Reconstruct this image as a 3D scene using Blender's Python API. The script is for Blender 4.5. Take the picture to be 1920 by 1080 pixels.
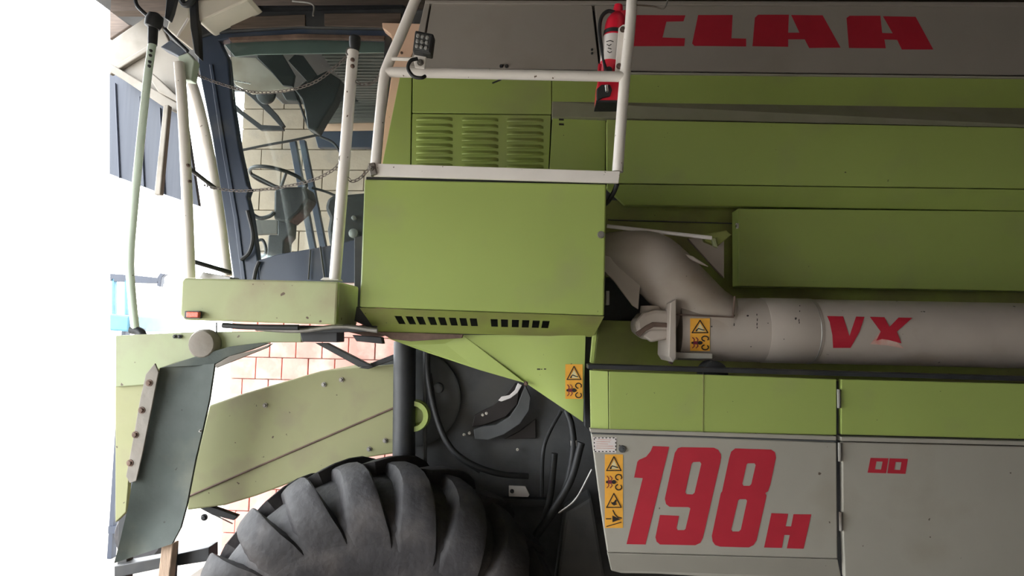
import bpy, bmesh, math, random
from mathutils import Vector, Matrix
random.seed(7)
for o in list(bpy.data.objects): bpy.data.objects.remove(o)
SC = bpy.context.scene
COL = SC.collection
# ------------------------------------------------------------------ camera
F = 1140.0
CAM = Vector((0.0, -3.0, 2.62))
YAW, PITCH, ROLL = math.radians(2.7), math.radians(4.0), 0.020
MROT = Matrix.Rotation(YAW, 3, 'Z') @ Matrix.Rotation(math.pi/2 + PITCH, 3, 'X') @ Matrix.Rotation(ROLL, 3, 'Z')
cd = bpy.data.cameras.new('camera'); cd.sensor_width = 36; cd.lens = 36*F/1920; cd.clip_start = .05; cd.clip_end = 300
cam = bpy.data.objects.new('camera', cd); COL.objects.link(cam)
cam.matrix_world = Matrix.Translation(CAM) @ MROT.to_4x4()
SC.camera = cam
# ------------------------------------------------------------------ sky and exposure
wd = bpy.data.worlds.new('overcast_sky'); SC.world = wd; wd.use_nodes = True
bg = wd.node_tree.nodes['Background']; bg.inputs[0].default_value = (.93, .97, 1.0, 1); bg.inputs[1].default_value = 12.4
vs = SC.view_settings; vs.view_transform = 'Standard'; vs.look = 'None'; vs.gamma = 1; vs.use_curve_mapping = False; vs.exposure = 0.0
# ------------------------------------------------------------------ helpers
def ray(px, py): return (MROT @ Vector(((px-960)/F, -(py-540)/F, -1.0)))
def P(px, py, Y=0.0):
    d = ray(px, py); return CAM + d*((Y-CAM.y)/d.y)
def ppm(Y): return F/(Y-CAM.y)
def lin(c): c /= 255.0; return c/12.92 if c <= .04045 else ((c+.055)/1.055)**2.4
def rgb(r, g, b): return (lin(r), lin(g), lin(b), 1)
MATS = {}
def pm(name, col, rough=.5, metal=0.0, var=.10, scale=6.0, dust=None, dustamt=.0, dscale=3.0, speck=None, spamt=.0, spscale=60.0, bump=.0, bscale=40.0, coat=0.0, stretch=None):
    m = bpy.data.materials.new(name); m.use_nodes = True; nt = m.node_tree; N = nt.nodes; L = nt.links
    b = N['Principled BSDF']; b.inputs['Roughness'].default_value = rough; b.inputs['Metallic'].default_value = metal
    if coat: b.inputs['Coat Weight'].default_value = coat; b.inputs['Coat Roughness'].default_value = .12
    g = N.new('ShaderNodeNewGeometry'); pos = g.outputs['Position']
    if stretch:
        mp = N.new('ShaderNodeMapping'); mp.inputs['Scale'].default_value = stretch; L.new(pos, mp.inputs['Vector']); pos = mp.outputs[0]
    def noise(s, det=4.0):
        n = N.new('ShaderNodeTexNoise'); n.inputs['Scale'].default_value = s; n.inputs['Detail'].default_value = det; L.new(pos, n.inputs['Vector']); return n.outputs['Fac']
    def ramp(fac, a, c):
        r = N.new('ShaderNodeMapRange'); r.inputs['From Min'].default_value = a; r.inputs['From Max'].default_value = c; L.new(fac, r.inputs['Value']); return r.outputs[0]
    def mix(fac, A, B):
        x = N.new('ShaderNodeMix'); x.data_type = 'RGBA'
        L.new(fac, x.inputs['Factor'])
        for s, v in ((x.inputs['A'], A), (x.inputs['B'], B)):
            if isinstance(v, tuple): s.default_value = v
            else: L.new(v, s)
        return x.outputs['Result']
    lo = tuple(max(0, c*(1-var)) for c in col[:3])+(1,); hi = tuple(min(1, c*(1+var)) for c in col[:3])+(1,)
    c = mix(ramp(noise(scale), .3, .7), lo, hi)
    if dust:
        c = mix(ramp(noise(dscale, 8), .62-dustamt*.35, .80-dustamt*.1), c, dust)
    if speck:
        c = mix(ramp(noise(spscale, 2), .78-spamt*.2, .80-spamt*.2), c, speck)
    L.new(c, b.inputs['Base Color'])
    rr = N.new('ShaderNodeMapRange'); rr.inputs['To Min'].default_value = max(.02, rough-.08); rr.inputs['To Max'].default_value = min(1, rough+.12)
    L.new(noise(scale*3), rr.inputs['Value']); L.new(rr.outputs[0], b.inputs['Roughness'])
    if bump:
        bp = N.new('ShaderNodeBump'); bp.inputs['Strength'].default_value = bump; bp.inputs['Distance'].default_value = .01
        L.new(noise(bscale, 6), bp.inputs['Height']); L.new(bp.outputs[0], b.inputs['Normal'])
    MATS[name] = m; return m
DUST = rgb(120, 112, 96)
GREEN = pm('seed_green_paint', rgb(155, 172, 92), .36, var=.03, scale=2.5, dust=rgb(150, 160, 98), dustamt=.2, coat=.25, speck=rgb(70, 72, 45), spamt=.06, spscale=45)
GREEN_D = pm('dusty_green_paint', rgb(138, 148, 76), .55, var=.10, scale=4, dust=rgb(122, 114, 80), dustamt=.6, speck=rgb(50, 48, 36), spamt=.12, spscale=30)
GREEN_F = pm('faded_green_paint', rgb(166, 172, 128), .55, var=.06, scale=3, dust=rgb(150, 140, 112), dustamt=.3, speck=rgb(96, 80, 62), spamt=.25, spscale=26)
GREEN_H = pm('sun_faded_header_paint', rgb(146, 154, 118), .55, var=.06, scale=3, dust=rgb(134, 130, 106), dustamt=.35, speck=rgb(90, 78, 62), spamt=.25, spscale=24)
FEED = pm('faded_olive_paint', rgb(144, 144, 104), .6, var=.05, scale=3, dust=rgb(130, 120, 98), dustamt=.3, speck=rgb(80, 66, 52), spamt=.22, spscale=26)
GREEN_U = pm('mossy_green_rubber', rgb(56, 64, 60), .7, var=.18, scale=5, dust=rgb(84, 86, 74), dustamt=.3, speck=rgb(38, 42, 38), spamt=.3, spscale=24, bump=.15)
LEDGE = pm('dust_covered_green', rgb(152, 152, 128), .8, var=.06, scale=8, dust=rgb(160, 156, 140), dustamt=.5)
WHITE = pm('off_white_paint', rgb(162, 158, 148), .5, var=.04, scale=3, dust=rgb(150, 144, 132), dustamt=.25, speck=rgb(84, 74, 62), spamt=.10, spscale=26)
WHITE_R = pm('white_rail_paint', rgb(236, 230, 224), .4, var=.04, scale=6, speck=rgb(96, 76, 60), spamt=.26, spscale=34)
AUGER = pm('auger_white_paint', rgb(172, 162, 153), .5, var=.05, scale=5, dust=rgb(152, 138, 124), dustamt=.3, speck=rgb(40, 38, 36), spamt=.2, spscale=22)
GREY_P = pm('grey_upper_paint', rgb(154, 147, 140), .55, var=.03, scale=3, dust=rgb(146, 138, 129), dustamt=.25)
CREAM = pm('cream_paint', rgb(214, 206, 192), .55, var=.06, scale=4, dust=rgb(180, 166, 144), dustamt=.3)
BEIGE = pm('beige_plastic', rgb(222, 186, 160), .5, var=.04, scale=5, speck=rgb(110, 84, 66), spamt=.1)
BLACK = pm('black_steel', rgb(40, 42, 46), .5, var=.25, scale=9, dust=rgb(66, 64, 60), dustamt=.3)
DARK = pm('dark_greasy_chassis', rgb(74, 75, 77), .6, var=.3, scale=6, dust=rgb(74, 72, 68), dustamt=.3, bump=.2, bscale=20)
DARKG = pm('dark_grey_disc', rgb(82, 84, 86), .55, var=.15, scale=7, dust=rgb(60, 60, 58), dustamt=.4)
CABF = pm('cab_frame_dark_blue', rgb(52, 62, 80), .4, var=.1, scale=5, dust=rgb(82, 84, 88), dustamt=.2)
RUBBER = pm('hose_rubber', rgb(34, 35, 37), .55, var=.2, scale=20)
TYRE = pm('dusty_tyre_rubber', rgb(36, 34, 37), .65, var=.22, scale=7, dust=rgb(66, 61, 60), dustamt=.3, dscale=5, speck=rgb(36, 34, 34), spamt=.15, spscale=40, bump=.45, bscale=28)
POLE = pm('glare_pale_green_paint', rgb(206, 220, 206), .45, var=.05, scale=6, speck=rgb(120, 130, 112), spamt=.15)  # pale green, lightened further to paint in the washed-out glare
IRON = pm('dull_chain_iron', rgb(104, 96, 92), .6, metal=.3, var=.25, scale=30)
STEEL = pm('worn_steel', rgb(150, 148, 144), .4, metal=.6, var=.2, scale=20, dust=rgb(96, 80, 66), dustamt=.35)
CHROME = pm('bright_metal', rgb(205, 205, 200), .25, metal=.9, var=.1, scale=20)
RUST = pm('rusty_brown', rgb(104, 84, 74), .8, var=.3, scale=14, dust=rgb(70, 56, 48), dustamt=.5, bump=.3)
STRIP = pm('weathered_grey_strip', rgb(128, 122, 114), .7, var=.18, scale=12, dust=rgb(96, 86, 76), dustamt=.45, bump=.2)
RED = pm('red_print', rgb(178, 36, 54), .45, var=.05, scale=10)
RED_F = pm('faded_red_print', rgb(205, 140, 130), .5, var=.15, scale=14, dust=rgb(205, 192, 180), dustamt=.7, dscale=20)
EXT = pm('extinguisher_red', rgb(214, 30, 56), .3, var=.05, scale=8, coat=.3)
LABEL = pm('white_label', rgb(222, 216, 214), .5, var=.03, scale=20)
YELLOW = pm('yellow_sticker', rgb(234, 170, 62), .5, var=.06, scale=30)
INK = pm('black_print', rgb(34, 28, 28), .5, var=.1, scale=30)
PURPLE = pm('dark_red_print', rgb(120, 36, 56), .5, var=.1, scale=30)
PALEP = pm('pale_print', rgb(220, 205, 160), .5, var=.05, scale=30)
ORANGE = pm('orange_lens', rgb(236, 110, 84), .25, var=.1, scale=40)
WOOD = pm('weathered_wood', rgb(176, 152, 132), .8, var=.2, scale=18, stretch=(6, 6, .6), bump=.3)
CLAY = pm('clay_brick', rgb(212, 146, 134), .85, var=.14, scale=5, dust=rgb(226, 190, 178), dustamt=.35, bump=.3)
BLOCK = pm('concrete_block', rgb(176, 160, 142), .9, var=.10, scale=4, dust=rgb(150, 140, 130), dustamt=.3, bump=.3)
MORTAR = pm('grey_mortar', rgb(168, 152, 138), .95, var=.12, scale=20, bump=.3)
ROOFM = pm('dark_roof_sheet', rgb(58, 58, 60), .7, var=.2, scale=3)
TIMBER = pm('dark_timber', rgb(84, 72, 64), .8, var=.2, scale=10, stretch=(.5, 6, 6))
PLASTER = pm('fill_bounce_plaster', rgb(186, 178, 168), .9, var=.15, scale=2)  # pale tone set so the unseen walls bounce fill light
CONC = pm('concrete_floor', rgb(96, 90, 82), .85, var=.15, scale=2, dust=rgb(90, 84, 78), dustamt=.3, bump=.2)
YARD = pm('pale_concrete_yard', rgb(156, 151, 143), .9, var=.08, scale=1.5, bump=.2)
DOORM = pm('blue_grey_sheet', rgb(44, 50, 64), .5, var=.08, scale=2, stretch=(9, 1, .3))
BLUE = pm('pale_blue_paint', rgb(70, 120, 140), .5, var=.1, scale=4)
SEAT = pm('black_vinyl', rgb(36, 38, 42), .5, var=.2, scale=12)
VISOR = pm('dark_visor_plastic', rgb(46, 50, 52), .5, var=.15, scale=8)
REFLECT = pm('grey_green_reflection', rgb(140, 156, 150), .4, var=.08, scale=5)  # painted reflection on the cab window, as one flat tone
LINER = pm('grey_ribbed_liner', rgb(110, 108, 104), .8, var=.08, scale=4)
LENS = pm('lamp_lens', rgb(150, 150, 148), .15, var=.2, scale=60)
def glass_mat(name, tint, refl):
    m = bpy.data.materials.new(name); m.use_nodes = True; nt = m.node_tree; N = nt.nodes; L = nt.links
    for n in list(N):
        if n.type == 'BSDF_PRINCIPLED': N.remove(n)
    out = [n for n in N if n.type == 'OUTPUT_MATERIAL'][0]
    t = N.new('ShaderNodeBsdfTransparent'); t.inputs[0].default_value = tint
    gl = N.new('ShaderNodeBsdfGlossy'); gl.inputs['Roughness'].default_value = .03; gl.inputs[0].default_value = (.85, .95, .95, 1)
    fr = N.new('ShaderNodeFresnel'); fr.inputs[0].default_value = refl
    nz = N.new('ShaderNodeTexNoise'); nz.inputs['Scale'].default_value = 6
    df = N.new('ShaderNodeBsdfDiffuse'); df.inputs[0].default_value = rgb(150, 165, 160)
    mr = N.new('ShaderNodeMapRange'); mr.inputs['From Min'].default_value = .3; mr.inputs['From Max'].default_value = .8; mr.inputs['To Min'].default_value = .008; mr.inputs['To Max'].default_value = .05
    L.new(nz.outputs['Fac'], mr.inputs['Value'])
    a = N.new('ShaderNodeMixShader'); b = N.new('ShaderNodeMixShader')
    L.new(fr.outputs[0], a.inputs[0]); L.new(t.outputs[0], a.inputs[1]); L.new(gl.outputs[0], a.inputs[2])
    L.new(mr.outputs[0], b.inputs[0]); L.new(a.outputs[0], b.inputs[1]); L.new(df.outputs[0], b.inputs[2])
    L.new(b.outputs[0], out.inputs[0]); return m
GLASS = glass_mat('tinted_cab_glass', (.86, .90, .89, 1), 1.45)

WO = {}
def link(o, parent, origin):
    COL.objects.link(o); o.parent = parent
    po = WO[parent.name] if parent else Vector((0, 0, 0))
    o.location = origin - po; WO[o.name] = origin.copy()
def empty(name, loc):
    o = bpy.data.objects.new(name, None); o.empty_display_size = .2; link(o, None, Vector(loc)); return o
def mk(name, verts, faces, mat, parent=None, smooth=False, bevel=0, midx=None, recalc=True):
    vs_ = [Vector(v) for v in verts]
    org = sum(vs_, Vector())/len(vs_)
    me = bpy.data.meshes.new(name); me.from_pydata([v-org for v in vs_], [], faces)
    for m in (mat if isinstance(mat, list) else [mat]): me.materials.append(m)
    if midx:
        for p, i in zip(me.polygons, midx): p.material_index = i
    if recalc:
        bm = bmesh.new(); bm.from_mesh(me); bmesh.ops.recalc_face_normals(bm, faces=bm.faces); bm.to_mesh(me); bm.free()
    if smooth:
        for p in me.polygons: p.use_smooth = True
    o = bpy.data.objects.new(name, me); link(o, parent, org)
    if bevel:
        b = o.modifiers.new('bevel', 'BEVEL'); b.width = bevel; b.segments = 2; b.limit_method = 'ANGLE'; b.angle_limit = .6
    return o
def tag(o, label=None, cat=None, group=None, kind=None):
    if label: o['label'] = label
    if cat: o['category'] = cat
    if group: o['group'] = group
    if kind: o['kind'] = kind
    return o
class MB:
    def __init__(s): s.v = []; s.f = []; s.m = []
    def add(s, verts, faces, mi=0):
        n = len(s.v); s.v += [Vector(v) for v in verts]; s.f += [tuple(i+n for i in f) for f in faces]; s.m += [mi]*len(faces)
    def prism(s, pts, Y=0, t=.02, mi=0):
        A = [P(p[0], p[1], p[2] if len(p) > 2 else Y) for p in pts]; n = len(A)
        B = [a+Vector((0, t, 0)) for a in A]
        s.add(A+B, [tuple(range(n)), tuple(range(2*n-1, n-1, -1))]+[(i, (i+1) % n, n+(i+1) % n, n+i) for i in range(n)], mi)
    def box(s, lo, hi, mi=0):
        x0, y0, z0 = lo; x1, y1, z1 = hi
        s.add([(x0,y0,z0),(x1,y0,z0),(x1,y1,z0),(x0,y1,z0),(x0,y0,z1),(x1,y0,z1),(x1,y1,z1),(x0,y1,z1)],
              [(0,3,2,1),(4,5,6,7),(0,1,5,4),(1,2,6,5),(2,3,7,6),(3,0,4,7)], mi)
    def tube(s, pts, r, n=12, mi=0, cap=True):
        pts = [Vector(p) for p in pts]; m = len(pts); rr = r if isinstance(r, (list, tuple)) else [r]*m
        T = [(pts[min(i+1, m-1)]-pts[max(i-1, 0)]).normalized() for i in range(m)]
        u = T[0].orthogonal().normalized(); V = []
        for i in range(m):
            u = (u-T[i]*u.dot(T[i])).normalized(); w = T[i].cross(u)
            for k in range(n):
                a = 2*math.pi*k/n; V.append(pts[i]+(u*math.cos(a)+w*math.sin(a))*rr[i])
        Fc = [(i*n+k, i*n+(k+1) % n, (i+1)*n+(k+1) % n, (i+1)*n+k) for i in range(m-1) for k in range(n)]
        if cap: Fc += [tuple(range(n-1, -1, -1)), tuple((m-1)*n+k for k in range(n))]
        s.add(V, Fc, mi)
    def lathe(s, prof, c, axis, n=32, mi=0):          # prof: (along axis, radius)
        axis = Vector(axis).normalized(); u = axis.orthogonal().normalized(); w = axis.cross(u); c = Vector(c); V = []
        for (h, r) in prof:
            for k in range(n):
                a = 2*math.pi*k/n; V.append(c+axis*h+(u*math.cos(a)+w*math.sin(a))*max(r, 1e-4))
        m = len(prof)
        s.add(V, [(i*n+k, i*n+(k+1) % n, (i+1)*n+(k+1) % n, (i+1)*n+k) for i in range(m-1) for k in range(n)]+[tuple(range(n-1, -1, -1)), tuple((m-1)*n+k for k in range(n))], mi)
    def build(s, name, mat, parent=None, smooth=False, bevel=0):
        o = mk(name, s.v, s.f, mat, parent, smooth, bevel, s.m)
        if smooth:
            e = o.modifiers.new('edge', 'EDGE_SPLIT'); e.split_angle = .7
        return o
def slab(name, pts, Y, t, mat, parent=None, bevel=.004):
    m = MB(); m.prism(pts, Y, t); return m.build(name, mat, parent, bevel=bevel)
def spline(pts, k=6):
    pts = [Vector(p) for p in pts]; Q = [pts[0]*2-pts[1]]+pts+[pts[-1]*2-pts[-2]]; out = []
    for i in range(1, len(Q)-2):
        a, b, c, d = Q[i-1:i+3]
        for j in range(k):
            t = j/k; out.append(.5*((2*b)+(c-a)*t+(2*a-5*b+4*c-d)*t*t+(3*b-a-3*c+d)*t**3))
    return out+[pts[-1]]
def tube(name, pts, r, mat, parent=None, n=12, smooth_path=True, k=6):
    pts = [P(*p) for p in pts]; m = MB(); m.tube(spline(pts, k) if smooth_path and len(pts) > 2 else pts, r, n); return m.build(name, mat, parent, smooth=True)
def disc(name, px, py, Y, r, t, mat, parent=None, n=24, bev=.15):
    m = MB(); m.lathe([(0, r*(1-bev)), (r*bev*.6, r), (t, r)][:3] if t > r*bev else [(0, r), (t, r)], P(px, py, Y), (0, 1, 0), n); return m.build(name, mat, parent, smooth=True)
def bolt(px, py, Y, parent, r=.011, mat=None, name='bolt'):
    m = MB(); c = P(px, py, Y)
    m.lathe([(-.003, r*1.5), (.004, r*1.5)], c, (0, 1, 0), 14); m.lathe([(-.013, r*.8), (-.011, r), (-.003, r)], c, (0, 1, 0), 6)
    return m.build(name, mat or STEEL, parent)
# decals: flat print laid on a surface. surf(px,py) -> point on the surface
def planeY(Y): return lambda x, y: P(x, y, Y)
def plane3(a, b, c):
    A, B, C = P(*a), P(*b), P(*c); n = (B-A).cross(C-A)
    def f(x, y):
        d = ray(x, y); return CAM+d*((A-CAM).dot(n)/d.dot(n))
    return f
def cylsurf(C, ax, R):
    ax = ax.normalized()
    def f(x, y):
        d = ray(x, y); o = CAM-C; dp = d-ax*d.dot(ax); op = o-ax*o.dot(ax)
        a = dp.dot(dp); b = 2*dp.dot(op); c = op.dot(op)-R*R; q = b*b-4*a*c
        t = (-b-math.sqrt(max(q, 0)))/(2*a); return CAM+d*t
    return f
def stroke(pts, w, close=False):
    out = []; n = len(pts)
    for i in range(n if close else n-1):
        a = pts[i]; b = pts[(i+1) % n]; dx, dy = b[0]-a[0], b[1]-a[1]; l = math.hypot(dx, dy) or 1
        ex, ey = dx/l*w*.3, dy/l*w*.3; nx, ny = -dy/l*w/2, dx/l*w/2
        out.append([(a[0]-ex+nx, a[1]-ey+ny), (b[0]+ex+nx, b[1]+ey+ny), (b[0]+ex-nx, b[1]+ey-ny), (a[0]-ex-nx, a[1]-ey-ny)])
    return out
def decal(name, surf, layers, parent, sub=0):
    """layers: list of (material, [polygons], [holes]) drawn back to front; each lies about 1 mm above the one below"""
    V = []; Fs = []; mi = []; mats = []
    for li, lay in enumerate(layers):
        mat, polys = lay[0], lay[1]; holes = lay[2] if len(lay) > 2 else []
        if mat not in mats: mats.append(mat)
        def fill(loops):
            bm = bmesh.new(); ed = []
            for lp in loops:
                vv = [bm.verts.new((x, y, 0)) for x, y in lp]
                ed += [bm.edges.new((vv[i], vv[(i+1) % len(vv)])) for i in range(len(vv))]
            bmesh.ops.triangle_fill(bm, use_beauty=True, use_dissolve=False, edges=ed)
            for _ in range(sub): bmesh.ops.subdivide_edges(bm, edges=bm.edges[:], cuts=1, use_grid_fill=True)
            bmesh.ops.triangulate(bm, faces=bm.faces[:])
            bm.verts.index_update(); n = len(V)
            for v in bm.verts:
                p = surf(v.co.x, v.co.y); V.append(p+(CAM-p).normalized()*(.0015+.0010*li))
            for f in bm.faces: Fs.append(tuple(n+v.index for v in f.verts)); mi.append(mats.index(mat))
            bm.free()
        if holes: fill(list(polys)+list(holes))
        else:
            for p in polys: fill([p])
    return mk(name, V, Fs, mats, parent, midx=mi, recalc=False)
def rect(x0, y0, x1, y1): return [(x0, y0), (x1, y0), (x1, y1), (x0, y1)]
def circ(cx, cy, rx, ry=None, n=14, a0=0, a1=2*math.pi, end=False):
    ry = ry or rx; m = n+1 if end else n
    return [(cx+rx*math.cos(a0+(a1-a0)*i/n), cy+ry*math.sin(a0+(a1-a0)*i/n)) for i in range(m)]
def Z(pts, ox, oy, s): return [(ox+x/s, oy+y/s) for x, y in pts]

# ================================================================== the barn
XE = -3.6; YB = 4.0; ZR = 5.55
def struct(name, m, mat, bevel=0):
    o = m.build(name, mat, None, bevel=bevel); o['kind'] = 'structure'; return o
m = MB(); m.box((XE, -3.75, -.15), (9, YB+.2, 0)); floor = struct('floor', m, CONC)
m = MB(); m.box((-60, -40, -.30), (XE, 60, -.02)); yard = struct('ground', m, YARD)
m = MB(); m.box((XE, YB+.012, 0), (9, YB+.25, ZR)); wall_back = struct('wall_back', m, MORTAR)
def course_mesh(w, h, d, nm, mat):
    mb = MB(); mb.box((-w/2, -d/2, -h/2), (w/2, d/2, h/2)); o = mk(nm, mb.v, mb.f, mat, wall_back, bevel=.006); return o
def lay(w, h, z0, z1, x0, x1, nm, mat, joint):
    proto = None; r = 0; z = z0+h/2
    while z < z1-h*.3:
        x = x0+w/2-(w/2 if r % 2 else 0)
        while x-w/2 < x1:
            lo = max(x-w/2, XE); hi = x+w/2
            ww = hi-lo
            if proto is None: o = proto = course_mesh(w-joint, h-joint, .05, nm, mat); 
            else:
                o = proto.copy(); o.parent = wall_back; COL.objects.link(o)
            org = Vector((lo+ww/2, YB-.008+random.uniform(-.004, .004), z)); o.location = org-WO['wall_back']; o.scale = (ww/w, 1, 1)
            x += w
        z += h; r += 1
lay(.31, .25, 0, 2.77, XE, .2, 'brick', CLAY, .010)
lay(.50, .245, 2.757, ZR, XE, .2, 'concrete_block', BLOCK, .009)
m = MB(); m.box((9, -5.5, 0), (9.2, YB+.2, ZR)); struct('wall_right', m, PLASTER)
m = MB(); m.box((XE, -3.75, 0), (9.2, -3.55, ZR)); struct('wall_front_blocker', m, PLASTER)  # unseen wall behind the camera, added to shape light falloff and bounce fill
m = MB(); m.box((XE-.2, -3.75, 3.6), (XE, .6, ZR)); struct('wall_left_blocker', m, PLASTER)  # unseen wall above the opening, added to cut light on the upper panels
m = MB(); m.box((XE-.5, -5.7, ZR), (9.2, YB+.3, ZR+.12)); ceiling = struct('ceiling', m, ROOFM)
for i in range(7):
    y = -4.6+i*1.35; m = MB(); m.box((XE-.3, y-.05, ZR-.14), (9, y+.05, ZR)); m.build('purlin', TIMBER, ceiling)
# sheet door hanging in the opening, cream eave boards
m = MB(); m.prism([(205, 122), (345, 205), (348, 225), (372, 386), (300, 362), (205, 326)], 2.6, .05); d1 = struct('door_1', m, DOORM)
for x in (216, 262, 300, 340):
    tube('seam_rib', [(x, 150+(x-205)*.55, 2.59), (x+8, 330+(x-205)*.36, 2.59)], .008, DOORM, d1, 6)
TRIMC = pm('weathered_cream_board', rgb(132, 125, 115), .6, var=.08, scale=4, dust=rgb(112, 104, 92), dustamt=.3)
def trim(n, pts, Y, t, mat=TRIMC):
    o = slab('trim_%d' % n, pts, Y, t, mat, None, .01); o['kind'] = 'structure'; return o
trim(1, [(205, 78), (275, 30), (300, 42), (322, 88), (345, 120), (342, 214), (300, 186), (205, 120)], 2.45, .06)
trim(2, [(205, 128), (278, 84), (282, 92), (205, 140)], 2.40, .05)
trim(3, [(205, 118), (232, 134), (338, 196), (338, 216), (300, 196), (232, 150), (205, 134)], 2.38, .06)
trim(4, [(205, -30), (312, -30), (300, 28), (252, 22), (205, 14)], 2.7, .06)
trim(5, [(284, 136), (300, 150), (338, 186), (338, 194), (296, 172), (282, 150)], 2.34, .04)
trim(6, [(306, 196), (316, 196), (300, 365), (288, 365)], 2.3, .06)
trim(7, [(205, 12), (250, 26), (272, 30), (205, 74)], 2.62, .05, TIMBER)

# ================================================================== combine harvester
base = P(1000, 700, 1.2); base.z = 0
CH = empty('combine_harvester', base)
tag(CH, 'lime green and white combine harvester filling the barn, with cab and big front tyre', 'combine')
XR = 2105
# body core (hidden structure behind the sheet metal)
m = MB()
xl = P(764, 300, .95).x; xr = P(XR, 300, .95).x
m.box((xl, .92, .75), (xr, 2.7, P(900, 12, .9).z))
m.build('body_core', DARK, CH, bevel=.02)
def panel(name, pts, Y, t, mat, parent=CH, bevel=.004): return slab(name, pts, Y, t, mat, parent, bevel)
# --- upper engine side
YU = .80
g1 = panel('grey_panel', [(809, 6), (1110, 10), (1124, 131), (789, 127)], YU, .05, GREY_P)
panel('corner_strip', [(797, 3), (806, 5), (785, 127), (768, 124)], YU-.01, .06, GREY_P)
panel('panel_lip', [(770, 129), (1124, 134), (1124, 137), (770, 133)], YU-.02, .05, WHITE)
g2 = panel('brand_panel', [(1115, 10), (XR, 12), (XR, 143), (1128, 132)], YU, .05, GREY_P)
panel('panel_lip', [(1128, 134), (XR, 145), (XR, 148), (1128, 137)], YU-.02, .05, WHITE)
panel('top_edge', [(797, 0), (XR, 4), (XR, 12), (797, 6)], YU-.015, .09, GREY_P)
for a in ((940, 124), (950, 124)): bolt(a[0], a[1], YU-.003, g1, .008, BLACK)
for y in (93, 100): bolt(1110, y, YU-.003, g1, .005, BLACK)
ZC = lambda p: Z(p, 1160, 0, 3.556)
lets = [[(75, 100), (445, 102), (432, 142), (318, 145), (292, 250), (442, 255), (438, 308), (60, 308)],
 [(530, 100), (760, 100), (752, 255), (850, 258), (850, 310), (505, 306), (490, 290)],
 [(930, 98), (1135, 98), (1130, 218), (1205, 218), (1150, 100), (1360, 102), (1480, 318), (1270, 320), (1240, 262), (1130, 262), (1130, 312), (892, 308), (908, 118)],
 [(1540, 105), (1745, 105), (1757, 220), (1827, 222), (1762, 108), (1980, 112), (2098, 330), (1888, 330), (1857, 266), (1772, 263), (1781, 322), (1535, 320), (1519, 120)]]
for lp in lets: decal('letter', planeY(YU), [(RED, [ZC(lp)])], g2)
# green upper bodywork
panel('front_gusset', [(752, 132), (772, 132), (769, 330), (712, 330)], YU, .06, GREEN)
panel('upper_green_band', [(774, 135), (1034, 139), (1034, 214), (773, 211)], YU, .05, GREEN)
panel('upper_green_band', [(1035, 138), (XR, 148), (XR, 206), (1035, 191)], YU, .05, GREEN)
lp = panel('louver_panel', [(773, 213), (1033, 216), (1028, 335), (771, 330)], YU, .05, GREEN)
# louvers: real hoods open at the bottom
def louver_proto(w, h, d):
    xs = [-w/2, -w/2+.012, -w/4, 0, w/4, w/2-.022, w/2]; dep = [0, .9, 1, 1, 1, .85, 0]
    prof = [(h*.5, 0), (h*.15, .45), (-h*.25, .95), (-h*.36, 1.0), (-h*.42, .7)]
    V = []; Fc = []
    for x, q in zip(xs, dep):
        for z, s in prof: V.append((x, -d*s*q, z*(1 if q else .6)))
    n = len(prof)
    for i in range(len(xs)-1):
        for j in range(n-1): Fc.append((i*n+j, i*n+j+1, (i+1)*n+j+1, (i+1)*n+j))
    return V, Fc
lv, lf = louver_proto(.235, .034, .030); proto = None
for ci, (x0, x1) in enumerate(((778, 851), (864, 936), (950, 1019))):
    for r in range(9):
        c = P((x0+x1)/2, 224+ci*1.2+r*12.4, YU)
        if proto is None:
            o = proto = mk('louver', [Vector(v)+c for v in lv], lf, GREEN, lp, smooth=True); off = WO[o.name]-c
        else:
            o = proto.copy(); COL.objects.link(o); o.parent = lp
        o.location = c+off-WO[lp.name]
panel('service_door', [(1036, 219), (1136, 223), (1135, 340), (1029, 336)], YU-.03, .08, GREEN)
for y in (222, 231): panel('slot', [(1048, y), (1057, y+.3), (1057, y+3.5), (1048, y+3.2)], YU-.034, .01, INK, CH, .001)
panel('dusty_ledge', [(1035, 190, .80), (XR, 205, .80), (XR, 243, .58), (1035, 219, .74)], 0, .06, LEDGE)
panel('tank_side', [(1138, 224, .66), (XR, 243, .58), (XR, 356, .58), (1138, 343, .66)], 0, .06, GREEN)
panel('tank_side_lower', [(1138, 345, .66), (XR, 358, .58), (XR, 398, .68), (1172, 384, .76), (1138, 352, .68)], 0, .05, GREEN)
# recess behind auger, inner panels
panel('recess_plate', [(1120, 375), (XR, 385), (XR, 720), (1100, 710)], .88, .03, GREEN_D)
ip = panel('inner_panel', [(1384, 391), (XR, 398), (XR, 549), (1385, 536)], .70, .12, GREEN)
panel('panel_pin', [(1380, 418), (1386, 418), (1386, 428), (1381, 428)], .70, .02, CHROME, CH, .002)
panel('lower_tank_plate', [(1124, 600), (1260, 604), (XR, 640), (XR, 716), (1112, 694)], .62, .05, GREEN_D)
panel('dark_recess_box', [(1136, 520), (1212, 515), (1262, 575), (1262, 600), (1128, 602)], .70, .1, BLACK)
panel('seam_line', [(1140, 411), (1384, 418), (1384, 420), (1140, 413)], .865, .01, DARK, CH, .001)
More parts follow.
